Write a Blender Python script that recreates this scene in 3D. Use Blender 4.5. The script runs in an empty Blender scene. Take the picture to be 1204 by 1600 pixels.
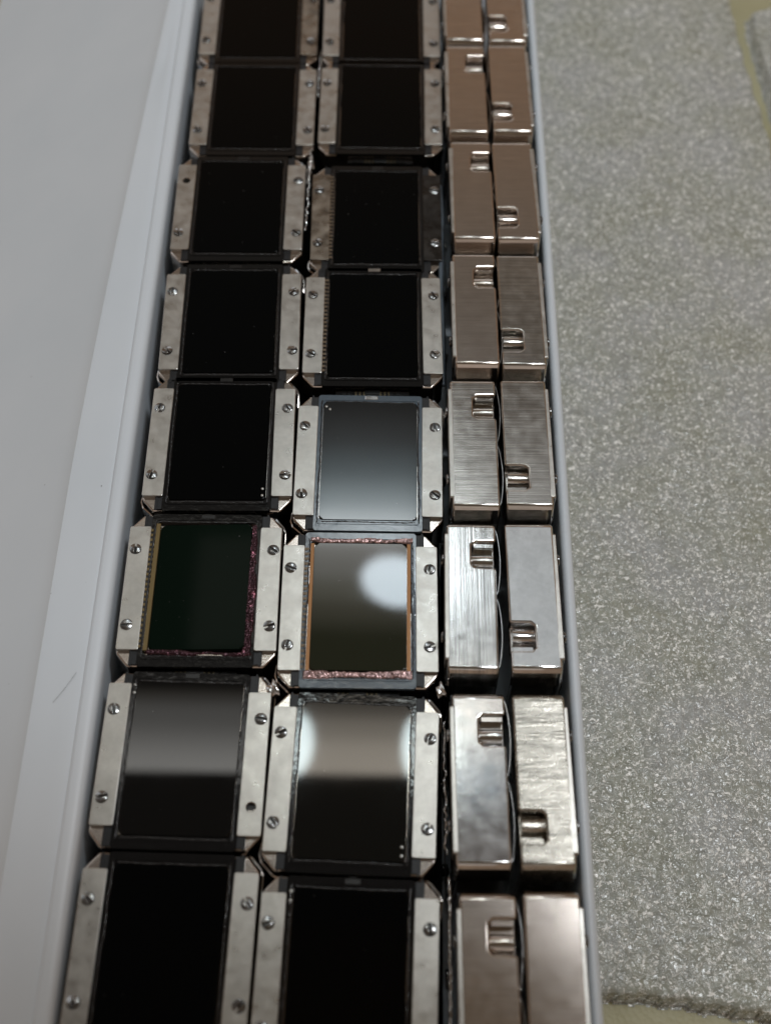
import bpy, bmesh, math, random
import numpy as np
from mathutils import Vector, Matrix, Euler
random.seed(7)
rng = np.random.default_rng(7)
S = 0.001                       # all measures below are millimetres
sc = bpy.context.scene
COL = sc.collection
R = math.radians

# ------------------------------------------------------------------ camera
cd = bpy.data.cameras.new('camera')
cam = bpy.data.objects.new('camera', cd)
COL.objects.link(cam)
cx = Vector((0.99986214, 0.01421404, 0.00858217))
cu = Vector((-0.01660399, 0.85594344, 0.5168028))
cb = Vector((0.0, -0.51687406, 0.85606145))
M = Matrix((cx, cu, cb)).transposed().to_4x4()
M.translation = Vector((0.0, -135.081, 223.725)) * S
cam.matrix_world = M
cd.sensor_fit = 'VERTICAL'
cd.sensor_height = 40.0
cd.lens = 50.0
cd.clip_start = 0.005
cd.clip_end = 20.0
cd.dof.use_dof = True
cd.dof.focus_distance = 0.262
cd.dof.aperture_fstop = 14.0
sc.camera = cam

# ------------------------------------------------------------------ world: a dim brown room
w = bpy.data.worlds.new("World")
sc.world = w
w.use_nodes = True
nt = w.node_tree
nt.nodes.clear()
tc = nt.nodes.new('ShaderNodeTexCoord')
sx = nt.nodes.new('ShaderNodeSeparateXYZ')
cr = nt.nodes.new('ShaderNodeValToRGB')
cr.color_ramp.elements[0].position = 0.0
cr.color_ramp.elements[0].color = (0.20, 0.145, 0.105, 1)
for _p, _c in ((0.62, (0.255, 0.168, 0.11, 1)), (0.74, (0.145, 0.127, 0.108, 1))):
    _e = cr.color_ramp.elements.new(_p)
    _e.color = _c
cr.color_ramp.elements[-1].position = 1.0
cr.color_ramp.elements[-1].color = (0.075, 0.062, 0.055, 1)
bg = nt.nodes.new('ShaderNodeBackground')
bg.inputs['Strength'].default_value = 1.0
wo = nt.nodes.new('ShaderNodeOutputWorld')
nt.links.new(tc.outputs['Generated'], sx.inputs[0])
nt.links.new(sx.outputs['Z'], cr.inputs[0])
nt.links.new(cr.outputs[0], bg.inputs[0])
nt.links.new(bg.outputs[0], wo.inputs[0])

# ------------------------------------------------------------------ lamps
def area(name, loc, size, radiance, color=(1, 1, 1), target=(0, 0, 0), rz=0.0, shape='RECTANGLE', spread=180):
    l = bpy.data.lights.new(name, 'AREA')
    l.shape = shape
    l.size, l.size_y = size[0] * S, size[1] * S
    a = l.size * l.size_y * (math.pi / 4 if shape in ('ELLIPSE', 'DISK') else 1)
    l.energy = radiance * a * math.pi
    l.color = color
    l.spread = R(spread)
    o = bpy.data.objects.new(name, l)
    COL.objects.link(o)
    o.location = Vector(loc) * S
    d = (Vector(target) - Vector(loc)).normalized()
    q = d.to_track_quat('-Z', 'Y')
    o.rotation_euler = (q.to_matrix().to_4x4() @ Matrix.Rotation(rz, 4, 'Z')).to_euler()
    return o
def flat(name, x0, x1, y0, y1, h, L, color=(1, 1, 1), rz=0.0, shape='RECTANGLE'):
    cxx, cyy = (x0 + x1) / 2, (y0 + y1) / 2
    return area(name, (cxx, cyy, h), (x1 - x0, y1 - y0), L, color, (cxx, cyy, 0), rz, shape)
COOL = (0.90, 0.96, 1.0)
WARM = (1.0, 0.90, 0.76)
H = 600
def graded(name, x0, x1, y0, y1, h, stops, color=(1, 1, 1), soft=0.12):
    """diffuser lamp whose brightness varies along its width: stops = (y, radiance, colour)"""
    o = flat(name, x0, x1, y0, y1, h, 1.0, color)
    l = o.data
    l.use_nodes = True
    n = l.node_tree
    n.nodes.clear()
    ge = n.nodes.new('ShaderNodeNewGeometry')
    se = n.nodes.new('ShaderNodeSeparateXYZ')
    n.links.new(ge.outputs['Parametric'], se.inputs[0])
    peak = max(q[1] for q in stops)
    cr = n.nodes.new('ShaderNodeValToRGB')
    cr.color_ramp.interpolation = 'EASE'
    e = cr.color_ramp.elements
    while len(e) < len(stops): e.new(0.5)
    for i, (y, L, c) in enumerate(sorted(stops, key=lambda q: q[0])):
        e[i].position = (y - y0) / (y1 - y0)
        e[i].color = (c[0] * L / peak, c[1] * L / peak, c[2] * L / peak, 1)
    n.links.new(se.outputs['Y'], cr.inputs[0])
    ex = n.nodes.new('ShaderNodeValToRGB')
    ex.color_ramp.interpolation = 'EASE'
    f = ex.color_ramp.elements
    f[0].position = 0; f[0].color = (0.25, 0.25, 0.25, 1)
    f[1].position = soft; f[1].color = (1, 1, 1, 1)
    g1 = f.new(1 - soft); g1.color = (1, 1, 1, 1)
    g2 = f.new(1.0); g2.color = (0.25, 0.25, 0.25, 1)
    n.links.new(se.outputs['X'], ex.inputs[0])
    mx = n.nodes.new('ShaderNodeMix'); mx.data_type = 'RGBA'; mx.blend_type = 'MULTIPLY'; mx.inputs[0].default_value = 1
    n.links.new(cr.outputs[0], mx.inputs[6]); n.links.new(ex.outputs[0], mx.inputs[7])
    em = n.nodes.new('ShaderNodeEmission')
    em.inputs['Strength'].default_value = peak
    n.links.new(mx.outputs[2], em.inputs[0])
    ou = n.nodes.new('ShaderNodeOutputLight')
    n.links.new(em.outputs[0], ou.inputs[0])
    return o
# luminaire over the middle of the tray, brightest towards its lower half
graded('ceiling_lamp', -62, 34, 262, 462, H,
       [(462, 0.05, COOL), (430, 0.25, COOL), (400, 0.9, (0.75, 0.93, 1.0)), (372, 2.8, (0.8, 0.95, 1.0)), (350, 7.0, (0.88, 0.97, 1.0)), (342, 7.5, (0.92, 0.98, 1.0)), (332, 2.6, (1, 0.98, 0.95)),
        (315, 1.9, (0.98, 0.96, 0.92)), (296, 1.0, (1.0, 0.96, 0.84)), (280, 0.45, WARM), (262, 0.1, WARM)])
flat('bright_lamp', -17, 34, 281, 322, H - 4, 13, (0.78, 0.91, 1.0), R(-17), 'ELLIPSE')
# second luminaire nearer the viewer
graded('near_lamp', -64, 30, 157, 214, H,
       [(214, 0.15, WARM), (204, 1.0, WARM), (190, 2.6, WARM), (172, 4.4, WARM), (157, 5.0, WARM)], soft=0.05)
flat('near_lamp_left', -68, -46, 154, 198, H - 6, 16, (0.8, 0.97, 1.0), 0, 'ELLIPSE')
flat('near_lamp_right', 14, 32, 152, 196, H - 6, 16, (0.8, 0.97, 1.0), 0, 'ELLIPSE')
graded('side_lamp_dim', -190, -84, 157, 216, H, [(216, 0.3, WARM), (198, 1.2, (1, .98, .93)), (157, 3.4, (1, .98, .93))])
# added fill panels, shaped to brighten the steel tops and the left plates
flat('fill_panel_far', 46, 150, 400, 440, H + 8, 0.12, COOL)
flat('fill_panel_mid', 46, 150, 345, 390, H + 6, 0.42, COOL)
flat('fill_panel_left', -205, -68, 255, 350, H + 8, 0.6, (1.0, 0.97, 0.88))  # added to brighten the plates of the left column
flat('fill_panel_near', 46, 150, 212, 345, H + 4, 0.52, (0.86, 0.95, 1.0))
flat('fill_panel_warm', 44, 86, 178, 212, H + 2, 1.6, (1.0, 0.96, 0.88))
flat('fill_panel_warm_b', 86, 150, 160, 212, H + 4, 0.2, (1.0, 0.95, 0.86))
flat('fill_panel_blue', 44, 86, 138, 172, H + 2, 0.55, (0.7, 0.86, 1.0))
# added fills standing in for the room light
area('key_fill_right', (300, 110, 900), (150, 150), 39.0, (0.93, 0.97, 1.0), (0, 0, 0))  # added key, placed so the phone slab shades the near left
area('fill_behind', (-150, -900, 620), (900, 420), 0.25, (0.93, 0.97, 1.0))  # added fill for the front bevels, no actual window
area('fill_left', (-600, 420, 520), (420, 420), 0.75, (0.80, 0.91, 1.0), (-30, 120, 0))  # added fill whitening the tray, no actual window
area('fill_far', (0, 1100, 380), (700, 260), 1.0, (0.86, 0.94, 1.0), (0, 100, 0))  # added fill from the far side, no actual window

sc.view_settings.view_transform = 'Standard'
sc.view_settings.look = 'None'
sc.view_settings.exposure = 0.07
sc.view_settings.gamma = 1.0

# ------------------------------------------------------------------ materials
def mat(name, base=(0.5, 0.5, 0.5), metal=0.0, rough=0.5, ior=1.5, coat=0.0, spec=0.5):
    m = bpy.data.materials.new(name)
    m.use_nodes = True
    n = m.node_tree
    b = n.nodes['Principled BSDF']
    b.inputs['Base Color'].default_value = (*base, 1)
    b.inputs['Metallic'].default_value = metal
    b.inputs['Roughness'].default_value = rough
    b.inputs['IOR'].default_value = ior
    b.inputs['Coat Weight'].default_value = coat
    b.inputs['Specular IOR Level'].default_value = spec
    return m, n, b
def N(n, t, **kw):
    x = n.nodes.new(t)
    for k, v in kw.items():
        if k in x.inputs:
            x.inputs[k].default_value = v
        else:
            setattr(x, k, v)
    return x
def coords(n, scale=(1, 1, 1), rnd=True, kind='Object'):
    t = N(n, 'ShaderNodeTexCoord')
    mp = N(n, 'ShaderNodeMapping')
    mp.inputs['Scale'].default_value = scale
    n.links.new(t.outputs[kind], mp.inputs[0])
    if rnd:
        oi = N(n, 'ShaderNodeObjectInfo')
        mu = N(n, 'ShaderNodeMath', operation='MULTIPLY')
        mu.inputs[1].default_value = 7.0
        n.links.new(oi.outputs['Random'], mu.inputs[0])
        n.links.new(mu.outputs[0], mp.inputs['Location'])
    return mp
def noise(n, vec, scale, detail=3, rough=0.5):
    x = N(n, 'ShaderNodeTexNoise')
    x.inputs['Scale'].default_value = scale
    x.inputs['Detail'].default_value = detail
    x.inputs['Roughness'].default_value = rough
    n.links.new(vec.outputs[0], x.inputs['Vector'])
    return x
def ramp(n, src, stops):
    c = N(n, 'ShaderNodeValToRGB')
    e = c.color_ramp.elements
    while len(e) < len(stops):
        e.new(0.5)
    for i, (p, col) in enumerate(stops):
        e[i].position = p
        e[i].color = (*col, 1) if len(col) == 3 else (col[0],) * 3 + (1,)
    n.links.new(src, c.inputs[0])
    return c
def bump(n, b, src, strength, dist, prev=None):
    x = N(n, 'ShaderNodeBump')
    x.inputs['Strength'].default_value = strength
    x.inputs['Distance'].default_value = dist * S
    n.links.new(src, x.inputs['Height'])
    if prev:
        n.links.new(prev.outputs[0], x.inputs['Normal'])
    n.links.new(x.outputs[0], b.inputs['Normal'])
    return x

def metal(name, base, r0, r1, grain=(60, 60, 60), gs=0.2, gd=0.02, blot=0.12, fine=2200, scratch=0.0, streak=0.0):
    """nickel-plated steel: blotchy tarnish, uneven gloss, directional grain"""
    m, n, b = mat(name, base, 1.0, r0)
    v = coords(n)
    bl = noise(n, v, 140, 4, 0.6)
    dark = tuple(c * (1 - blot * 2.2) for c in base)
    c = ramp(n, bl.outputs['Fac'], [(0.25, dark), (0.75, base)])
    g = coords(n, grain)
    gn = noise(n, g, 60, 4, 0.65)
    st = ramp(n, gn.outputs['Fac'], [(0.36, (1 - streak,)), (0.62, (1,))])
    ml = N(n, 'ShaderNodeMix', data_type='RGBA', blend_type='MULTIPLY')
    ml.inputs[0].default_value = 1.0
    n.links.new(c.outputs[0], ml.inputs[6])
    n.links.new(st.outputs[0], ml.inputs[7])
    n.links.new(ml.outputs[2], b.inputs['Base Color'])
    bl2 = noise(n, v, 420, 3)
    rr = N(n, 'ShaderNodeMapRange')
    rr.inputs['From Min'].default_value = 0.3
    rr.inputs['From Max'].default_value = 0.7
    rr.inputs['To Min'].default_value = r0
    rr.inputs['To Max'].default_value = r1
    n.links.new(bl2.outputs['Fac'], rr.inputs[0])
    n.links.new(rr.outputs[0], b.inputs['Roughness'])
    p = bump(n, b, gn.outputs['Fac'], gs, gd)
    fn = noise(n, v, fine, 2)
    p = bump(n, b, fn.outputs['Fac'], 0.25, 0.012, p)
    if scratch:
        v2 = coords(n, (30, 4, 30))
        wv = noise(n, v2, 50, 5, 0.7)
        bump(n, b, wv.outputs['Fac'], scratch, 0.05, p)
    return m
PLATE = metal('blasted_nickel', (0.62, 0.60, 0.56), 0.27, 0.40, (12, 12, 12), 0.3, 0.02, 0.10, 5200, streak=0.09)
PLATE_WORN = metal('stained_nickel', (0.50, 0.44, 0.37), 0.22, 0.42, (5, 5, 5), 0.3, 0.02, 0.26, 4200, streak=0.3)
CASE = metal('satin_nickel_case', (0.64, 0.58, 0.53), 0.15, 0.175, (1, 50, 2), 0.35, 0.006, 0.05, 9000, streak=0.14)
CASE_ROW = metal('cross_brushed_case', (0.62, 0.59, 0.55), 0.12, 0.22, (1, 60, 0.8), 0.8, 0.012, 0.05, 9000, streak=0.3)
CASE_LONG = metal('long_brushed_case', (0.70, 0.69, 0.67), 0.10, 0.2, (1, 0.5, 40), 0.7, 0.02, 0.05, 9000, streak=0.34)
CASE_POL = metal('polished_case', (0.72, 0.71, 0.70), 0.1, 0.15, (1, 5, 5), 0.3, 0.03, 0.08, 2500, streak=0.12)
CASE_ROUGH = metal('hand_filed_case', (0.56, 0.53, 0.47), 0.2, 0.3, (1, 16, 1.6), 1.0, 0.16, 0.08, 6000, streak=0.45)
SCREW = metal('screw_steel', (0.40, 0.40, 0.40), 0.12, 0.24, (1, 1, 1), 0.3, 0.02, 0.2, 3000)
BRIGHT = metal('bright_spring_steel', (0.72, 0.72, 0.72), 0.1, 0.22, (1, 1, 1), 0.3, 0.05, 0.06, 700)

def glassmat(name, base, rough, ior, dust=True, spec=0.5):
    m, n, b = mat(name, base, 0.0, rough, ior, spec=spec)
    if dust:
        v = coords(n)
        d = noise(n, v, 1500, 2)
        c = ramp(n, d.outputs['Fac'], [(0.0, base), (0.765, base), (0.80, (0.12, 0.12, 0.12))])
        n.links.new(c.outputs[0], b.inputs['Base Color'])
        s = noise(n, v, 90, 3)
        mr = N(n, 'ShaderNodeMapRange')
        mr.inputs['From Min'].default_value = 0.35
        mr.inputs['From Max'].default_value = 0.7
        mr.inputs['To Min'].default_value = rough
        mr.inputs['To Max'].default_value = rough + 0.015
        n.links.new(s.outputs['Fac'], mr.inputs[0])
        n.links.new(mr.outputs[0], b.inputs['Roughness'])
    return m
GLASS = glassmat('black_display_glass', (0.0012, 0.0016, 0.0018), 0.05, 1.33, spec=0.2)
GLASS_REFL = glassmat('reflective_display_glass', (0.002, 0.004, 0.005), 0.07, 1.75)
GLASS_MID = glassmat('dark_display_glass', (0.0015, 0.002, 0.002), 0.02, 1.5)
GLASS_GREEN = glassmat('green_black_panel', (0.003, 0.008, 0.005), 0.05, 1.36, spec=0.15)
GLASS_HAZY = glassmat('hazy_green_brown_panel', (0.017, 0.020, 0.010), 0.03, 1.55)
GLASS_BROWN = glassmat('smoky_panel', (0.0016, 0.0022, 0.0014), 0.03, 1.55)
BEZEL = glassmat('clear_smoked_holder', (0.004, 0.0045, 0.005), 0.07, 1.5)
BEZEL_LIT = glassmat('clear_lit_holder', (0.085, 0.115, 0.145), 0.12, 1.7)  # lit copy of the smoked holder: bluish shine put into its colour
for _m in (BEZEL, BEZEL_LIT):
    _n = _m.node_tree
    _v = coords(_n)
    _x = noise(_n, _v, 650, 3)
    bump(_n, _n.nodes['Principled BSDF'], _x.outputs['Fac'], 0.5, 0.05)
RAIL, _n, _b = mat('graphite_rail', (0.012, 0.013, 0.015), 0.2, 0.4)
BLACK, _n, _b = mat('black_plastic_and_shade', (0.006, 0.006, 0.006), 0.0, 0.28)
GLUE, _n, _b = mat('clear_glue_bead', (0.012, 0.013, 0.015), 0.0, 0.12, 1.6)
INSERT, _n, _b = mat('black_gap_block', (0.004, 0.004, 0.004), 0.0, 0.9, spec=0.1)
GOLD, _n, _b = mat('gold_contact', (0.16, 0.13, 0.08), 1.0, 0.4)
AMBER, _n, _b = mat('amber_strip', (0.36, 0.17, 0.06), 0.25, 0.4)
OCHRE, _n, _b = mat('ochre_strip', (0.17, 0.12, 0.04), 0.2, 0.5)
BROWNC, _n, _b = mat('brown_contact', (0.16, 0.12, 0.08), 0.5, 0.4)
def foilmat(name, base, hi=2.0):
    m, n, b = mat(name, base, 0.7, 0.25)
    v = coords(n)
    x = noise(n, v, 900, 4)
    c = ramp(n, x.outputs['Fac'], [(0.35, tuple(q * 0.5 for q in base)), (0.62, base), (0.74, tuple(min(1, q * hi) for q in base))])  # lightest stop paints crinkle highlights into the foil colour
    n.links.new(c.outputs[0], b.inputs['Base Color'])
    bump(n, b, x.outputs['Fac'], 0.9, 0.15)
    return m
PINK = foilmat('pink_crinkled_foil', (0.50, 0.33, 0.32), 2)
PURPLE = foilmat('dark_purple_crinkled_foil', (0.06, 0.022, 0.03), 9)
DOT, _n, _b = mat('white_metal_dot', (0.5, 0.5, 0.48), 0.8, 0.35)
CABLE, _n, _b = mat('grey_blue_sleeve', (0.10, 0.13, 0.16), 0.2, 0.3)

def traymat():
    m, n, b = mat('white_polypropylene', (0.78, 0.82, 0.86), 0.0, 0.38)
    v = coords(n, rnd=False)
    x = noise(n, v, 26, 4)
    c = ramp(n, x.outputs['Fac'], [(0.25, (0.665, 0.735, 0.80)), (0.75, (0.73, 0.79, 0.85))])
    d = noise(n, v, 620, 2)
    dc = ramp(n, d.outputs['Fac'], [(0.0, (1,)), (0.775, (1,)), (0.815, (0.45,))])
    mx = N(n, 'ShaderNodeMix', data_type='RGBA', blend_type='MULTIPLY')
    mx.inputs[0].default_value = 1.0
    n.links.new(c.outputs[0], mx.inputs[6])
    n.links.new(dc.outputs[0], mx.inputs[7])
    n.links.new(mx.outputs[2], b.inputs['Base Color'])
    f = noise(n, v, 900, 3)
    bump(n, b, f.outputs['Fac'], 0.15, 0.03)
    b.inputs['Subsurface Weight'].default_value = 0.0
    return m
TRAY = traymat()
def foam_mat():
    m, n, b = mat('expanded_foam', (0.4, 0.4, 0.36), 0.0, 0.22, 1.5)
    v = coords(n, rnd=False)
    big = noise(n, v, 55, 5, 0.62)
    tint = ramp(n, big.outputs['Fac'], [(0.32, (0.345, 0.35, 0.285)), (0.48, (0.375, 0.385, 0.34)), (0.64, (0.41, 0.418, 0.405))])
    cloud = noise(n, v, 420, 3)
    cl = ramp(n, cloud.outputs['Fac'], [(0.3, (0.82,)), (0.7, (1.12,))])
    tm = N(n, 'ShaderNodeMix', data_type='RGBA', blend_type='MULTIPLY')
    tm.inputs[0].default_value = 1.0
    n.links.new(tint.outputs[0], tm.inputs[6])
    n.links.new(cl.outputs[0], tm.inputs[7])
    # broken curved strokes: cell-wall highlights painted into the colour
    s1 = noise(n, v, 820, 1)
    s1.inputs['Distortion'].default_value = 0.8
    r1 = ramp(n, s1.outputs['Fac'], [(0.47, (0,)), (0.515, (1,)), (0.56, (0,))])
    g1 = noise(n, v, 640, 1)
    k1 = ramp(n, g1.outputs['Fac'], [(0.48, (0,)), (0.54, (1,))])
    a1 = N(n, 'ShaderNodeMath', operation='MULTIPLY')
    n.links.new(r1.outputs[0], a1.inputs[0]); n.links.new(k1.outputs[0], a1.inputs[1])
    # small bright specks: glints painted into the colour
    s2 = noise(n, v, 1350, 1)
    s2.inputs['Distortion'].default_value = 0.5
    r2 = ramp(n, s2.outputs['Fac'], [(0.62, (0,)), (0.68, (1,))])
    s3 = noise(n, v, 760, 1)
    r3 = ramp(n, s3.outputs['Fac'], [(0.70, (0,)), (0.74, (1,))])
    m1 = N(n, 'ShaderNodeMath', operation='MAXIMUM')
    m2 = N(n, 'ShaderNodeMath', operation='MAXIMUM')
    n.links.new(a1.outputs[0], m1.inputs[0]); n.links.new(r2.outputs[0], m1.inputs[1])
    n.links.new(m1.outputs[0], m2.inputs[0]); n.links.new(r3.outputs[0], m2.inputs[1])
    mx = N(n, 'ShaderNodeMix', data_type='RGBA')
    n.links.new(m2.outputs[0], mx.inputs[0])
    n.links.new(tm.outputs[2], mx.inputs[6])
    mx.inputs[7].default_value = (1.0, 1.0, 0.96, 1)
    n.links.new(mx.outputs[2], b.inputs['Base Color'])
    p = bump(n, b, s1.outputs['Fac'], 0.9, 0.45)
    bump(n, b, m2.outputs[0], 0.6, 0.12, p)
    return m
FOAM = foam_mat()
def table_mat():
    m, n, b = mat('olive_plastic_sheet', (0.27, 0.25, 0.15), 0.0, 0.5)
    v = coords(n, rnd=False)
    wv = N(n, 'ShaderNodeTexVoronoi')
    wv.inputs['Scale'].default_value = 1000
    n.links.new(v.outputs[0], wv.inputs['Vector'])
    x = noise(n, v, 60, 3)
    c = ramp(n, x.outputs['Fac'], [(0.3, (0.40, 0.37, 0.22)), (0.7, (0.46, 0.43, 0.27))])
    n.links.new(c.outputs[0], b.inputs['Base Color'])
    bump(n, b, wv.outputs['Distance'], 0.7, 0.2)
    return m
TABLE = table_mat()

# ------------------------------------------------------------------ mesh helpers
def soften(me, angle, big=2.5):
    for p in me.polygons:
        p.use_smooth = True
    me.set_sharp_from_angle(angle=R(angle))
    for p in me.polygons:                       # broad flat faces stay truly flat
        if p.area > big * S * S:
            p.use_smooth = False
def finish(bm, name, smooth=None, big=2.5):
    me = bpy.data.meshes.new(name)
    bmesh.ops.recalc_face_normals(bm, faces=bm.faces)
    bm.to_mesh(me)
    bm.free()
    if smooth is not None:
        soften(me, smooth, big)
    return me
def prism(bm, pts, z0, z1, bev=0.0, seg=2, axis='Z'):
    """closed outline pts (mm) extruded from z0 to z1; bevels top rim"""
    def P(x, y, z):
        if axis == 'Z': v = (x, y, z)
        elif axis == 'X': v = (z, x, y)
        else: v = (x, z, y)
        return Vector(v) * S
    lo = [bm.verts.new(P(x, y, z0)) for x, y in pts]
    hi = [bm.verts.new(P(x, y, z1)) for x, y in pts]
    n = len(pts)
    bm.faces.new(lo[::-1])
    top = bm.faces.new(hi)
    sides = []
    for i in range(n):
        sides.append(bm.faces.new((lo[i], lo[(i + 1) % n], hi[(i + 1) % n], hi[i])))
    if bev:
        bmesh.ops.bevel(bm, geom=list(top.edges), offset=bev * S, segments=seg, profile=0.5, affect='EDGES')
def rrect(x0, x1, y0, y1, r, n=4):
    out = []
    for cxx, cyy, a in ((x1 - r, y1 - r, 0), (x0 + r, y1 - r, 90), (x0 + r, y0 + r, 180), (x1 - r, y0 + r, 270)):
        for i in range(n + 1):
            t = R(a + 90 * i / n)
            out.append((cxx + r * math.cos(t), cyy + r * math.sin(t)))
    return out
def box(bm, x0, x1, y0, y1, z0, z1, bev=0.0):
    prism(bm, [(x0, y0), (x1, y0), (x1, y1), (x0, y1)], z0, z1, bev)
def tube(bm, pts, rad, n=8, cap=True):
    rings = []
    pts = [Vector(p) for p in pts]
    for i, p in enumerate(pts):
        d = (pts[min(i + 1, len(pts) - 1)] - pts[max(i - 1, 0)]).normalized()
        u = d.cross(Vector((0, 0, 1)))
        if u.length < 1e-3: u = Vector((1, 0, 0))
        u.normalize()
        v = d.cross(u)
        r = rad[i] if isinstance(rad, (list, tuple)) else rad
        rings.append([bm.verts.new((p + (u * math.cos(2 * math.pi * k / n) + v * math.sin(2 * math.pi * k / n)) * r) * S) for k in range(n)])
    for a, b in zip(rings, rings[1:]):
        for k in range(n):
            bm.faces.new((a[k], a[(k + 1) % n], b[(k + 1) % n], b[k]))
    if cap:
        bm.faces.new(rings[0][::-1])
        bm.faces.new(rings[-1])
def add(name, me, parent=None, material=None, loc=(0, 0, 0), rot=(0, 0, 0), kind=None, label=None):
    o = bpy.data.objects.new(name, me)
    COL.objects.link(o)
    if parent: o.parent = parent
    o.location = Vector(loc) * S
    o.rotation_euler = rot
    if material:
        if not me.materials:
            me.materials.append(material)
        o.material_slots[0].link = 'OBJECT'
        o.material_slots[0].material = material
    if kind: o['kind'] = kind
    if label: o['label'] = label
    return o
def thing(name, label, cat, loc, rot, group=None):
    o = bpy.data.objects.new(name, None)
    o.empty_display_size = 0.005
    COL.objects.link(o)
    o.location = Vector(loc) * S
    o.rotation_euler = rot
    o['label'] = label
    o['category'] = cat
    if group: o['group'] = group
    return o

# ------------------------------------------------------------------ shared meshes of a module
HW, HL = 15.4, 17.15
def make_case(c, z0=-9.8, z1=-1.0, w=0.38):
    pts = [(x, y) for x, y in c] + [(-x, y) for x, y in c[::-1]] + [(-x, -y) for x, y in c] + [(x, -y) for x, y in c[::-1]]
    bm = bmesh.new()
    prism(bm, pts, z0, z1)
    me = finish(bm, 'case')
    o = bpy.data.objects.new('tmp', me)
    COL.objects.link(o)
    bm = bmesh.new()
    prism(bm, [(6.0, -11), (6.0, -6.1), (6.7, -5.3), (11.2, -5.3), (11.9, -6.1), (11.9, -11)], 12.8, 17, axis='X')
    cu_me = finish(bm, 'cutter')
    k = bpy.data.objects.new('tmpcut', cu_me)
    COL.objects.link(k)
    b = o.modifiers.new('b', 'BOOLEAN')
    b.operation = 'DIFFERENCE'
    b.object = k
    b.solver = 'EXACT'
    v = o.modifiers.new('v', 'BEVEL')
    v.width = w * S
    v.segments = 3
    v.limit_method = 'ANGLE'
    v.angle_limit = R(32)
    dg = bpy.context.evaluated_depsgraph_get()
    me2 = bpy.data.meshes.new_from_object(o.evaluated_get(dg))
    me2.name = 'case'
    bpy.data.objects.remove(o)
    bpy.data.objects.remove(k)
    soften(me2, 40)
    me2.materials.clear()
    return me2
case_me = make_case([(HW, 15.45), (HW - 0.8, 16.2), (HW - 4.6, HL)], -10.1, -0.5, 0.42)
case_flat_me = make_case([(HW, 13.8), (HW - 0.25, 14.35), (HW - 2.2, 16.65), (HW - 2.5, 16.8)])
def m_plate(hole=None):
    bm = bmesh.new()
    prism(bm, rrect(-2.15, 2.15, -13.7, 13.7, 0.35, 3), -1.02, -0.02, 0.12, 2)
    me = finish(bm, 'plate', 30)
    return me
plate_me = m_plate()
def m_screw():
    bm = bmesh.new()
    n = 14
    r, h = 1.12, 0.34
    prism(bm, [(1.22 * math.cos(2 * math.pi * i / 20), 1.22 * math.sin(2 * math.pi * i / 20)) for i in range(20)], -0.3, 0.06)
    for f in bm.faces: f.material_index = 1  # disc coloured black for the shade around the head and in the slot
    k0 = len(bm.faces)
    for s in (1, -1):
        a0 = math.asin(0.17 / r)
        pts = [(r * math.cos(a0 + (math.pi - 2 * a0) * i / n), s * r * math.sin(a0 + (math.pi - 2 * a0) * i / n)) for i in range(n + 1)]
        prism(bm, pts if s == 1 else pts[::-1], 0.0, h, 0.13, 2)
    me = finish(bm, 'screw', 35)
    me.materials.append(SCREW)
    me.materials.append(BLACK)
    return me
screw_me = m_screw()
def m_hole():
    bm = bmesh.new()
    prism(bm, [(0.95 * math.cos(2 * math.pi * i / 18), 0.95 * math.sin(2 * math.pi * i / 18)) for i in range(18)], -0.6, 0.01)
    return finish(bm, 'hole')
def plate_with_hole(y):
    """plate with an empty screw hole cut through it"""
    bm = bmesh.new()
    prism(bm, rrect(-2.15, 2.15, -13.7, 13.7, 0.35, 3), -1.02, -0.02)
    me = finish(bm, 'plate')
    o = bpy.data.objects.new('tmp', me)
    COL.objects.link(o)
    bm = bmesh.new()
    prism(bm, [(0.9 * math.cos(2 * math.pi * i / 18), y + 0.9 * math.sin(2 * math.pi * i / 18)) for i in range(18)], -2, 1)
    k = bpy.data.objects.new('tmpcut', finish(bm, 'c'))
    COL.objects.link(k)
    b = o.modifiers.new('b', 'BOOLEAN')
    b.operation = 'DIFFERENCE'
    b.object = k
    v = o.modifiers.new('v', 'BEVEL')
    v.width = 0.1 * S
    v.limit_method = 'ANGLE'
    dg = bpy.context.evaluated_depsgraph_get()
    me2 = bpy.data.meshes.new_from_object(o.evaluated_get(dg))
    bpy.data.objects.remove(o)
    bpy.data.objects.remove(k)
    me2.name = 'plate'
    me2.materials.clear()
    return me2
def m_rail():
    bm = bmesh.new()
    box(bm, -0.8, 0.8, -16.6, 16.4, -1.02, -0.55, 0.08)
    box(bm, -0.55, -0.25, -16.9, 16.7, -0.6, -0.4)
    return finish(bm, 'rail')
rail_me = m_rail()
def ring(bm, outer, inner, z0, z1):
    n = len(outer)
    V = lambda p, z: bm.verts.new(Vector((p[0], p[1], z)) * S)
    ol, oh = [V(p, z0) for p in outer], [V(p, z1) for p in outer]
    il, ih = [V(p, z0) for p in inner], [V(p, z1) for p in inner]
    for i in range(n):
        j = (i + 1) % n
        bm.faces.new((oh[i], oh[j], ih[j], ih[i]))
        bm.faces.new((ol[i], ol[j], oh[j], oh[i]))
        bm.faces.new((il[j], il[i], ih[i], ih[j]))
        bm.faces.new((ol[j], ol[i], il[i], il[j]))
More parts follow.
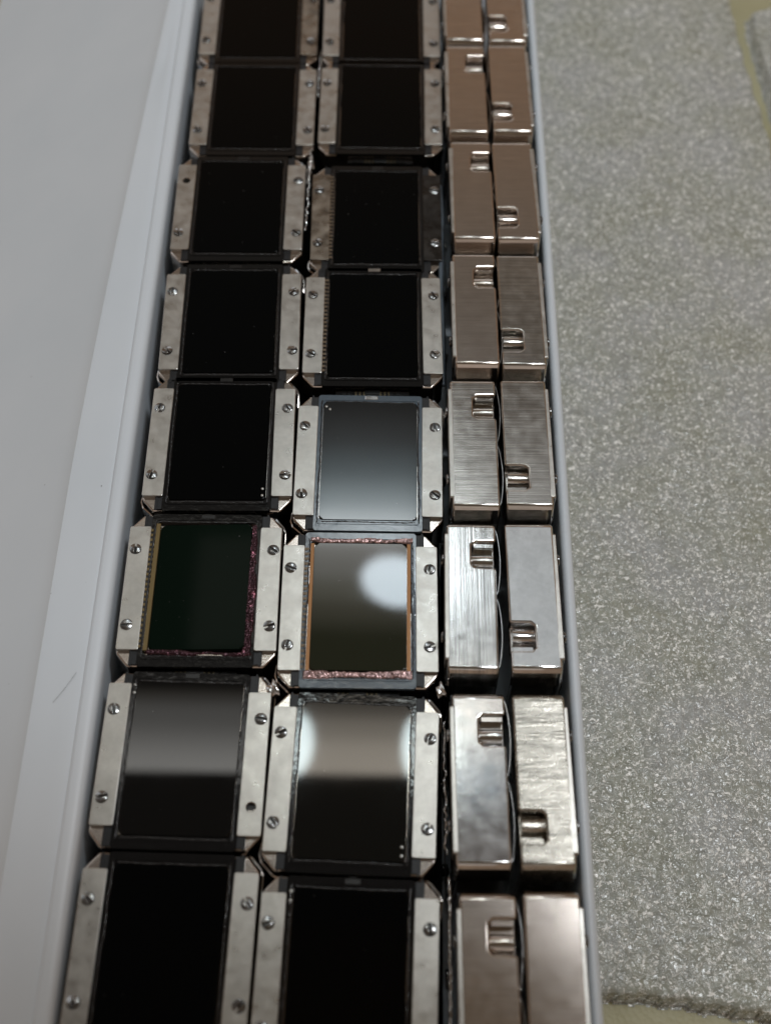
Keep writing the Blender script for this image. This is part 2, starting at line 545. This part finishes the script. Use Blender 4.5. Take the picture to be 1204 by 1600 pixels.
def m_bezel():
    bm = bmesh.new()
    ring(bm, rrect(-11.1, 11.1, -17.1, 16.75, 0.6, 3), rrect(-10.1, 10.1, -14.7, 14.9, 0.9, 3), -1.02, -0.22)
    ring(bm, rrect(-10.65, 10.65, -15.6, 15.7, 0.8, 3), rrect(-10.3, 10.3, -15.2, 15.3, 0.8, 3), -0.3, -0.1)
    bmesh.ops.bevel(bm, geom=[e for e in bm.edges if e.is_manifold and e.calc_face_angle(0) > R(60)], offset=0.06 * S, segments=1, affect='EDGES')
    return finish(bm, 'holder', 30)
bezel_me = m_bezel()
def m_glass(hx=10.0, y0=-14.55, y1=14.8):
    bm = bmesh.new()
    prism(bm, rrect(-hx, hx, y0, y1, 0.9, 5), -1.0, -0.08, 0.28, 4)
    return finish(bm, 'display_glass', 60)
glass_me = m_glass()
glass_in_me = m_glass(9.25, -13.5, 14.2)
def m_tab():
    bm = bmesh.new()
    box(bm, -1.4, 1.4, -0.45, 0.55, -0.9, -0.05, 0.12)
    box(bm, -0.7, 0.7, 0.3, 1.0, -1.3, -0.4, 0.1)
    return finish(bm, 'centre_tab')
tab_me = m_tab()
def m_connector():
    bm = bmesh.new()
    box(bm, -8.0, 8.0, -18.1, -17.05, -5.0, -2.2, 0.1)
    for x in (-6.2, -4.9, 4.1, 5.6):
        box(bm, x - 0.4, x + 0.4, -18.25, -17.2, -2.4, -1.9, 0.05)
    prism(bm, rrect(-1.7, 1.7, -18.3, -17.0, 0.4, 3), -2.6, -1.7, 0.15)
    return finish(bm, 'connector')
conn_me = m_connector()
def m_pins():
    bm = bmesh.new()
    for i in range(9):
        x = -3.6 + i * 0.9
        if abs(x) < 1: continue
        box(bm, x - 0.18, x + 0.18, -18.3, -17.3, -2.15, -1.95)
    return finish(bm, 'contact_pins')
pins_me = m_pins()
def m_barrel():
    bm = bmesh.new()
    n = 18
    prism(bm, [(13.4 + 1.35 * math.cos(2 * math.pi * i / n), 8.2 + 1.6 * math.sin(2 * math.pi * i / n)) for i in range(n)], -9.5, -5.0, 0.12)
    box(bm, 12.7, 14.6, 10.9, 11.95, -9.6, -5.6, 0.25)
    return finish(bm, 'latch_barrel', 40)
barrel_me = m_barrel()
def m_spring():
    """bowed leaf spring on the back cover, standing proud of it"""
    bm = bmesh.new()
    prev = None
    for i in range(25):
        t = i / 24
        y = -15.5 + 31 * t
        z = -10.15 - 0.85 * abs(math.sin(math.pi * t * 2.0)) ** 0.8 + (0.15 if i % 12 == 0 else 0)
        cur = [bm.verts.new(Vector((x, y, z + dz)) * S) for x, dz in ((14.6, 0), (13.6, -0.12), (6, -0.12), (6, 0.1), (14.6, 0.12))]
        if prev:
            for k in range(5):
                bm.faces.new((prev[k], prev[(k + 1) % 5], cur[(k + 1) % 5], cur[k]))
        else:
            bm.faces.new(cur[::-1])
        prev = cur
    bm.faces.new(prev)
    return finish(bm, 'leaf_spring', 50)
spring_me = m_spring()
def m_dots(pts):
    pass
def m_dot():
    bm = bmesh.new()
    prism(bm, [(0.29 * math.cos(2 * math.pi * i / 12), 0.29 * math.sin(2 * math.pi * i / 12)) for i in range(12)], -0.1, 0.12, 0.08)
    return finish(bm, 'marker_dot', 50)
dot_me = m_dot()
def m_teeth():
    bm = bmesh.new()
    for i in range(24):
        y = -12.9 + i * 1.12
        box(bm, -11.3, -10.15, y - 0.3, y + 0.3, -0.3, -0.06, 0.05)
    return finish(bm, 'contact_row')
teeth_me = m_teeth()
def m_foil(length, width, amp, seed, edge=0.25):
    """crumpled ribbon along X"""
    r = np.random.default_rng(seed)
    nx, ny = int(length / 0.16), max(4, int(width / 0.16))
    hgt = r.random((nx + 1, ny + 1))
    hgt = (hgt + np.roll(hgt, 1, 0) * 0.6 + np.roll(hgt, 1, 1) * 0.6) / 2.2
    bm = bmesh.new()
    e0, e1 = np.cumsum(r.normal(0, 0.06, nx + 1)), np.cumsum(r.normal(0, 0.06, nx + 1))
    e0 -= e0.mean(); e1 -= e1.mean()
    e0 = np.clip(e0, -edge, edge); e1 = np.clip(e1, -edge, edge)
    g = []
    for i in range(nx + 1):
        row = []
        for j in range(ny + 1):
            t = j / ny
            y = (-width / 2 + e0[i]) * (1 - t) + (width / 2 + e1[i]) * t
            z = 0 if j in (0, ny) or i in (0, nx) else 0.05 + amp * hgt[i, j]
            row.append(bm.verts.new(Vector((-length / 2 + length * i / nx + r.normal(0, 0.02), y, z)) * S))
        g.append(row)
    for i in range(nx):
        for j in range(ny):
            bm.faces.new((g[i][j], g[i + 1][j], g[i + 1][j + 1], g[i][j + 1]))
    return finish(bm, 'crinkled_foil', 180)

def m_glue(seed, length=30.5):
    """uneven bead of clear glue along the glass"""
    r = np.random.default_rng(seed)
    k = int(length / 0.35)
    wx, wr = np.cumsum(r.normal(0, 0.035, k + 1)), 0.13 + 0.09 * r.random(k + 1)
    wx -= np.linspace(wx[0], wx[-1], k + 1)
    bm = bmesh.new()
    tube(bm, [(float(np.clip(wx[i], -0.16, 0.16)), -length / 2 + length * i / k, float(r.normal(0, 0.03))) for i in range(k + 1)], [float(q) for q in wr], 6)
    return finish(bm, 'glue_bead', 80)
glue_mes = [m_glue(20 + i) for i in range(4)]
glue_end = [m_glue(40 + i, 19.0) for i in range(2)]
def m_bracket():
    """thin bent steel clip at a case corner"""
    bm = bmesh.new()
    path = [(15.6, 11.0), (15.75, 13.6), (15.3, 14.9), (13.7, 16.6), (13.0, 17.2), (11.6, 17.45)]
    prev = None
    for i, (x, y) in enumerate(path):
        zz = -2.6 - 0.9 * (i in (0, 5)) + 0.5 * (i == 3)
        cur = [bm.verts.new(Vector(q) * S) for q in ((x, y, zz), (x + 0.22, y + 0.22, zz + 0.1), (x + 0.22, y + 0.22, -5.5), (x, y, -5.5))]
        if prev:
            for k in range(4): bm.faces.new((prev[k], prev[(k + 1) % 4], cur[(k + 1) % 4], cur[k]))
        else: bm.faces.new(cur[::-1])
        prev = cur
    bm.faces.new(prev)
    return finish(bm, 'corner_clip', 50)
clip_me = m_bracket()
hole_me = m_hole()
# ------------------------------------------------------------------ the module
def module(name, label, cat, loc, rot, group, glass=GLASS, bezel=BEZEL, case=CASE, plates=(PLATE, PLATE),
           holes=(), extras=(), gtilt=(0, 0), dots=None, standing=False, dz=(0, 0), back=False):
    t = thing(name, label, cat, loc, rot, group)
    add('case', case_me if standing else case_flat_me, t, case)
    b = add('holder', bezel_me, t, bezel)
    for s in (-1, 1):
        add('rail', rail_me, t, RAIL, (s * 11.9, 0, 0), (0, 0, 0 if s < 0 else math.pi))
    for s, pm in zip((-1, 1), plates):
        hy = [h[1] for h in holes if h[0] == s]
        me = plate_with_hole(hy[0] * 8.4) if hy else plate_me
        p = add('plate', me, t, pm, (s * 13.2, dz[0 if s < 0 else 1], 0), (0, 0, R(random.uniform(-0.4, 0.4))))
        for q in (1, -1):
            if q in hy: continue
            a = random.uniform(0, math.pi)
            add('screw', screw_me, p, SCREW, (s * 0.55 if not standing else s * 0.55, q * 8.45, 0.22 if standing else -0.05),
                (R(random.uniform(-9, 9)), R(random.uniform(-9, 9)), a))
    g = add('display_glass', glass_in_me if 'inner' in extras else glass_me, t, glass, (0, 0, 0), (R(gtilt[0]), R(gtilt[1]), 0))
    if 'tab' in extras or random.random() < 0.35:
        add('centre_tab', tab_me, t, BRIGHT if 'tab' in extras else BLACK, (0.2, 16.0, 0))
    if not standing:
        for p in [h for h in holes]:
            add('screw_hole_shade', hole_me, t, BLACK, (p[0] * 13.2, p[1] * 8.4, -0.95))  # black disc stands in for the shade inside the empty hole
        for q in (-1, 1):
            add('glue_bead', random.choice(glue_mes), t, GLUE, (q * 10.32, 0, -0.17), (0, 0, random.choice((0, math.pi))))
            add('glue_bead', random.choice(glue_end), t, GLUE, (0, q * 15.0 - 0.1, -0.2), (0, 0, R(90 if q > 0 else -90)))
        for q in random.sample((0, math.pi), random.choice((1, 2))):
            add('corner_clip', clip_me, t, BRIGHT, (0, 0, 0), (0, 0, q))
        add('connector', conn_me, t, BLACK)
        add('contact_pins', pins_me, t, GOLD, kind='stuff')
    if standing:
        add('latch_barrel', barrel_me, t, case)
        if back: add('leaf_spring', spring_me, t, BRIGHT)
    if 'teeth' in extras:
        add('contact_row', teeth_me, t, BROWNC, kind='stuff')
    if 'amber' in extras:
        for x in (-9.65, 9.65):
            bm = bmesh.new(); box(bm, x - 0.36, x + 0.36, -13.6, 14.2, -0.5, -0.04, 0.06)
            add('amber_strip', finish(bm, 'amber_strip'), t, AMBER)
        add('foil_strip', m_foil(20.8, 1.5, 0.45, 3), t, PINK, (0, -14.4, -0.18), label='thick crumpled pink foil seal along the near edge')
        add('foil_strip', m_foil(20.6, 1.0, 0.35, 4), t, PINK, (0.2, 14.95, -0.18), label='thin pinkish foil seal along the far edge')
        add('foil_strip', m_foil(27.5, 0.7, 0.3, 5), t, BEZEL_LIT, (10.6, 0.3, -0.2), (0, 0, R(90)), label='narrow crinkled clear seal')
    if 'ochre' in extras:
        bm = bmesh.new(); box(bm, -10.15, -9.3, -13.8, 14.4, -0.5, -0.04, 0.06)
        add('ochre_strip', finish(bm, 'ochre_strip'), t, OCHRE)
        add('contact_row', teeth_me, t, OCHRE, (0, 0, -0.05), kind='stuff')
        add('foil_strip', m_foil(29.0, 1.7, 0.5, 6, 0.35), t, PURPLE, (9.75, -0.2, -0.15), (0, 0, R(90)), label='crumpled dark purple foil seal')
        add('foil_strip', m_foil(19.0, 0.9, 0.4, 8), t, PURPLE, (0, -14.3, -0.15), label='thin dark purple foil seal')
    if dots:
        for x, y in dots:
            add('marker_dot', dot_me, t, DOT, (x, y, -0.08))
    return t

GD = 'display modules lying face up in the tray'
D_BR, D_TL = ((9.3, -11.9), (9.3, -13.5)), ((-10.4, 14.0), (-10.4, 12.4))
flats = [
 # x, y, rot, label, kwargs
 (-35.4, 152.2, 1.0, 'farthest display module of the left column, its right plate tinted brown', dict(plates=(PLATE, PLATE_WORN))),
 (-34.8, 118.9, 0.9, 'dark display module second from the far end of the left column', dict()),
 (-36.0, 84.5, 0.9, 'left column display module with a dark empty screw hole high on its left plate', dict(holes=((-1, 1),))),
 (-35.2, 49.5, 1.3, 'fourth dark display module from the far end of the left column', dict()),
 (-34.9, 16.9, 0.9, 'black display module with two pale dots at its lower right corner', dict(dots=D_BR)),
 (-36.0, -17.9, 0.4, 'green-black display module with crumpled purple foil along its right edge',
    dict(glass=GLASS_GREEN, extras=('ochre', 'inner'), gtilt=(0, -3))),
 (-36.3, -53.0, -0.7, 'left column display module half grey half black, lower right screw missing',
    dict(glass=GLASS_MID, holes=((1, -1),), dz=(0.6, -0.6), dots=D_TL)),
 (-36.5, -87.4, -0.8, 'nearest display module of the left column, cut off by the bottom of the photo', dict()),
 (-3.2, 152.3, 0.6, 'farthest display module of the second column, black screen', dict()),
 (-2.9, 120.0, 0.5, 'second column black display module just beyond the widest dark gap', dict()),
 (-3.3, 81.9, 0.7, 'display module with stained brownish left plate and dirty dark right plate', dict(plates=(PLATE_WORN, metal('dirty_plate', (0.085, 0.08, 0.075), 0.2, 0.4, (1, 1, 1), 0.3, 0.02, 0.3, 3000)), extras=('teeth',))),
 (-3.5, 49.1, 0.7, 'black display module with a bright metal tab at its top centre', dict(extras=('tab', 'teeth'))),
 (-3.6, 12.7, 0.1, 'display module with pale grey shine filling its glass, in a holder coloured as lit',
    dict(glass=GLASS_REFL, bezel=BEZEL_LIT, extras=('tab',), dots=((-9.4, 13.6), (-8.6, 12.9)))),
 (-4.8, -21.7, 0.2, 'display module with orange side stripes, pink foil and a bright white reflection',
    dict(glass=GLASS_HAZY, extras=('amber', 'teeth', 'inner'), bezel=BEZEL_LIT)),
 (-5.1, -56.8, -1.6, 'display module reflecting beige light in its upper half, black below',
    dict(glass=GLASS_BROWN, dots=D_BR)),
 (-5.2, -91.2, -1.4, 'nearest display module of the second column, cut off by the photo bottom', dict(dots=D_TL)),
]
for x, y, a, lab, kw in flats:
    kw = dict(kw)
    module('display_module', lab, 'display module', (x, y, 0), (0, 0, R(a)), GD, **kw)

GS = 'modules standing on edge in two rows'
Ys1 = [156.0, 122.2, 87.3, 51.0, 15.0, -20.7, -57.4, -94.0]
Ys2 = [156.0, 122.8, 87.5, 51.0, 15.4, -20.4, -57.2, -93.5]
c1 = [CASE, CASE, CASE, CASE_LONG, CASE_LONG, CASE_POL, CASE_POL, CASE]
c1[3], c1[4], c1[5] = CASE, CASE_ROW, CASE_LONG
c2 = [CASE, CASE, CASE, CASE_ROW, CASE_ROW, CASE_POL, CASE_ROUGH, CASE]
X1 = [12.9, 13.3, 14.0, 13.9, 12.9, 11.7, 12.5, 13.2]
X2 = [34.5, 34.7, 34.7, 34.6, 34.3, 34.0, 34.2, 34.6]
l1 = ['farthest standing steel module of the inner row, cut by the photo top',
      'reflective brown standing module second from the far end of the inner row',
      'third standing module from the far end in the row beside the displays',
      'dull grey-brown standing module, fourth from the far end of the inner row',
      'grey brushed standing module beside the display with the grey shine',
      'pale standing module with lengthwise brush lines, beside the orange-striped display',
      'polished standing module with white and blue sheen, second nearest of inner row',
      'nearest standing module of the inner row, cut by the photo bottom']
l2 = ['farthest standing steel module along the right tray wall, cut by the photo top',
      'glossy brown standing module second from the far end of the outer row',
      'third standing module from the far end in the row along the tray wall',
      'dull brown standing module, fourth from the far end along the tray wall',
      'cross-brushed grey-brown standing module, fifth from the far end by the wall',
      'smooth blue-white standing module along the right tray wall',
      'standing module with rippled filed top beside the tray wall',
      'nearest standing module along the right tray wall, cut by the photo bottom']
for i in range(8):
    module('standing_module', l1[i], 'metal module', (X1[i], Ys1[i], 4 - 15.4), (0, R(-90), R([1, .8, .9, .6, .4, -.3, .6, .3][i])), GS,
           case=c1[i], standing=True, back=True)
    t = module('standing_module', l2[i], 'metal module', (X2[i], Ys2[i], 4 - 15.4), (0, R(-90), R(180 + [1.2, 1, 1.2, .7, .5, .6, .8, .3][i])), GS,
           case=c2[i], standing=True, plates=(PLATE, PLATE))

# ------------------------------------------------------------------ tray
def sweep(profile_at, ys, name, smooth=40):
    bm = bmesh.new()
    prev = None
    for y in ys:
        cur = [bm.verts.new(Vector((x, y, z)) * S) for x, z in profile_at(y)]
        if prev:
            n = len(cur)
            for k in range(n):
                bm.faces.new((prev[k], prev[(k + 1) % n], cur[(k + 1) % n], cur[k]))
        else:
            bm.faces.new(cur[::-1])
        prev = cur
    bm.faces.new(prev)
    return finish(bm, name, smooth, 1e9)
tray = thing('tray', 'long white plastic tray holding the rows of modules', 'tray', (0, 0, -31), (0, 0, 0))
YS = list(np.linspace(-150, 260, 42))
def left_prof(y):
    k = 10.0 * max(0.0, (y - 10) / 250) ** 1.35      # the outer crease bends in towards the far end
    c = -65.4 + k
    m = (c - 56.4) / 2
    return [(c - 0.2, 30.15), (c + 0.9, 30.35), (c + 2.4, 30.3), (-60 + k * .3, 30.5), (-57.2, 30.55), (-56.7, 30.5), (-56.45, 30.7), (-56.2, 30.95), (-55.8, 31.0), (-55.0, 30.97), (-54.3, 30.85), (-53.8, 30.55), (-53.45, 30.05), (-53.3, 29.4), (-53.25, 28.0),
            (-53.2, 20), (-53.1, 2), (-53.1, -0.9), (c - 0.2, -0.9)]
add('left_wall', sweep(left_prof, YS, 'left_wall'), tray, TRAY)
def flange_prof(y):
    c = -65.6 + 10.0 * max(0.0, (y - 10) / 250) ** 1.35
    return [(c, 30.15), (c - 0.7, 29.6), (c - 3, 28.3), (c - 20, 19.5), (c - 60, 2), (c - 60, 0), (c - 20, 16), (c - 4, 24), (c, 26)]
add('outer_flange', sweep(flange_prof, YS, 'outer_flange'), tray, TRAY)
def right_prof(y):
    b = 35.7 + 0.25 * math.sin(y / 60.0)
    return [(b, -0.9), (b, 27.6), (b + 0.25, 28.5), (b + 0.8, 28.95), (b + 1.5, 28.95), (b + 2.1, 28.5), (b + 2.4, 27.6), (b + 2.6, 10), (b + 2.8, -0.9)]
add('right_wall', sweep(right_prof, YS, 'right_wall'), tray, TRAY)
bm = bmesh.new(); box(bm, -53.05, 35.65, -150, 260, -1.0, 4.1)
add('tray_floor', finish(bm, 'tray_floor'), tray, TRAY)
bm = bmesh.new(); box(bm, -51.4, 11.4, -120, 200, -26.8, -9.9)  # added block: carries the modules, black so the gaps stay dark
o = add('gap_dark_block', finish(bm, 'gap_dark_block'), None, INSERT)
o['label'] = 'added black block under the display modules, keeping the gaps between them dark'
o['category'] = 'added block'

# ------------------------------------------------------------------ wires and slivers in the gaps
def wire(name, label, pts, rad, m, cat='wire', n=8, sub=5):
    P = [Vector(p) for p in pts]
    out = []
    for i in range(len(P) - 1):
        p0, p1, p2, p3 = P[max(i - 1, 0)], P[i], P[i + 1], P[min(i + 2, len(P) - 1)]
        for k in range(sub):
            t = k / sub
            out.append(0.5 * ((2 * p1) + (p2 - p0) * t + (2 * p0 - 5 * p1 + 4 * p2 - p3) * t * t + (3 * p1 - p0 - 3 * p2 + p3) * t ** 3))
    out.append(P[-1])
    bm = bmesh.new()
    rr = rad if not callable(rad) else [rad(i / (len(out) - 1)) for i in range(len(out))]
    tube(bm, out, rr, n)
    o = add(name, finish(bm, name, 60), None, m)
    o['label'] = label
    o['category'] = cat
    return o
wire('cable', 'slack grey-blue cable lying in the gap left of the steel modules',
     [(12.2, 96, -4), (12.4, 84, -1.6), (12.0, 74, -1.0), (11.9, 62, -1.4), (12.3, 50, -2.5), (12.4, 36, -5)], 0.55, CABLE)
def twisted(label, x, y0, y1, z, amp):
    k = int(abs(y1 - y0) / 0.8)
    pts = [(x + random.uniform(-amp, amp), y0 + (y1 - y0) * i / k, z + random.uniform(-amp, amp)) for i in range(k + 1)]
    return wire('wire_sliver', label, pts, lambda t: 0.12 + 0.16 * random.random(), BRIGHT, 'wire')
twisted('crumpled bright metal sliver right of the beige-reflecting display', 11.6, -45, -70, -1.0, 0.35)
twisted('thin bright wire in the gap beside the nearest second column display', 12.2, -74, -112, -0.6, 0.12)
twisted('short bright sliver in the gap between the third display pair', -19.9, 108, 78, -1.2, 0.3)
twisted('small crumpled sliver between the far displays of both columns', -19.0, 142, 124, -1.5, 0.3)
def blob(label, loc, s):
    bm = bmesh.new()
    bmesh.ops.create_icosphere(bm, subdivisions=3, radius=1.0 * S)
    for v in bm.verts:
        v.co = Vector((v.co.x * s[0], v.co.y * s[1], v.co.z * s[2])) * (1 + 0.25 * math.sin(v.co.x / S * 5 + v.co.y / S * 3) + 0.1 * random.random())
    o = add('metal_scrap', finish(bm, 'metal_scrap', 60), None, BRIGHT, loc)
    o['label'] = label
    o['category'] = 'scrap'
blob('bright folded metal scrap at the corner between the two lowest display pairs', (-20.6, -38.6, -1.6), (1.3, 1.7, 0.9))
blob('small bright scrap between the far left and second column displays', (-19.6, 101.0, -2.0), (0.8, 2.2, 0.8))
blob('shiny scrap at the lower right corner of the orange-striped display', (11.2, -38.0, -2.2), (1.0, 1.6, 0.8))

# fine hair / scratch on the tray rim
wire('fibre', 'fine dark hair lying on the white tray rim', [(-58.0, -36.5, -0.2), (-59.6, -39.5, -0.3), (-61.6, -42.6, -0.45)], 0.028, RAIL, 'hair', 5)

# ------------------------------------------------------------------ foam and table
def foam_sheet(x0, x1, y0, y1, top, thick, step, edge, name, label, seed):
    """expanded foam sheet with a lumpy cell surface and soft rounded edges; edge(x, y) = inside distance"""
    r = np.random.default_rng(seed)
    nx, ny = int((x1 - x0) / step), int((y1 - y0) / step)
    xs, ys = np.linspace(x0, x1, nx + 1), np.linspace(y0, y1, ny + 1)
    X, Y = np.meshgrid(xs, ys)
    cell = 1.25
    cx0, cy0 = int((x1 - x0) / cell) + 4, int((y1 - y0) / cell) + 4
    jx, jy, jh = r.random((cy0, cx0)), r.random((cy0, cx0)), r.random((cy0, cx0))
    ix, iy = ((X - x0) / cell).astype(int) + 1, ((Y - y0) / cell).astype(int) + 1
    F1 = np.full(X.shape, 9.0); F2 = F1.copy(); Hh = np.zeros(X.shape)
    for a in (-1, 0, 1):
        for b in (-1, 0, 1):
            u, v = ix + a, iy + b
            d = np.hypot((u - 1 + jx[v, u]) * cell + x0 - X, (v - 1 + jy[v, u]) * cell + y0 - Y)
            c = d < F1
            F2 = np.where(c, F1, np.minimum(F2, d))
            Hh = np.where(c, jh[v, u], Hh)
            F1 = np.where(c, d, F1)
    low = np.zeros(X.shape)
    for _ in range(14):
        k = r.normal(0, 0.09, 2)
        low += np.sin(X * k[0] + Y * k[1] + r.random() * 6.3) * 0.09
    Z = top + low + 0.22 * np.minimum(F2 - F1, 0.7) + 0.25 * (Hh - 0.5) * np.clip((F2 - F1) / 0.35, 0, 1) + r.normal(0, 0.02, X.shape)
    E = edge(X, Y)
    rad = 1.6
    t = np.clip(E / rad, 0, 1)
    Z = Z - rad * (1 - np.sqrt(1 - (1 - t) ** 2))
    Z = np.where(E <= 0, top - thick, Z)
    V = np.stack([X, Y, Z], -1).reshape(-1, 3) * S
    idx = np.arange((nx + 1) * (ny + 1)).reshape(ny + 1, nx + 1)
    F = np.stack([idx[:-1, :-1], idx[:-1, 1:], idx[1:, 1:], idx[1:, :-1]], -1).reshape(-1, 4)
    Em = E.reshape(-1)
    keep = (Em[F] > -step * 1.5).any(1)
    F = F[keep]
    me = bpy.data.meshes.new(name)
    me.vertices.add(len(V)); me.vertices.foreach_set('co', V.astype(np.float32).ravel())
    me.loops.add(F.size); me.loops.foreach_set('vertex_index', F.ravel().astype(np.int32))
    me.polygons.add(len(F)); me.polygons.foreach_set('loop_start', np.arange(0, F.size, 4, dtype=np.int32))
    me.update(calc_edges=True)
    me.shade_smooth()
    o = add(name, me, None, FOAM)
    o['label'] = label; o['category'] = 'foam sheet'
    return o
def edge_main(X, Y):
    ynear = np.interp(X, [38, 46, 54.6, 72.5, 110], [-88.6, -87.8, -88.4, -91.0, -96.0]) + 0.25 * np.sin(X * 0.9) + 0.2 * np.sin(X * 2.3)
    xr = np.interp(Y, [-100, 60, 144, 174, 197, 240], [112, 108.5, 105.9, 103.4, 102.6, 101]) + 0.3 * np.sin(Y * 0.5)
    return np.minimum(np.minimum(Y - ynear, xr - X), X - 38.7)
foam_sheet(38.4, 112, -98, 236, -28.4, 4.5, 0.42, edge_main, 'foam_sheet', 'large white foam sheet lying along the right side of the tray', 5)
def edge_small(X, Y):
    return np.minimum(X - np.interp(Y, [120, 155, 190, 215], [113, 109.6, 107.6, 110]), 196 + 0.4 * (X - 107) - Y)
foam_sheet(105, 135, 120, 215, -28.4, 4.5, 0.5, edge_small, 'foam_scrap', 'small piece of foam at the upper right edge of the photo', 9)
bm = bmesh.new(); box(bm, -500, 500, -500, 700, -36, -33)
o = add('table_surface', finish(bm, 'table_surface'), None, TABLE, kind='structure')

# unseen phone-and-hand slab, widened and coloured brown to shade and tint the nearest modules
up, back = cu, cb
ph = thing('phone', 'unseen phone and hand slab above the near end, enlarged to shade the modules', 'phone', (0, -135.081, 223.725), M.to_euler())
bm = bmesh.new(); prism(bm, rrect(-60, 128, -22, 150, 12, 6), 6, 15, 2.0)
SLAB_TINT, _n, _b = mat('brown_slab_tint', (0.42, 0.34, 0.28), 0.0, 0.6)  # brown picked so the nearest steel reflects it
add('phone_hand_slab', finish(bm, 'phone_hand_slab', 40), ph, SLAB_TINT)
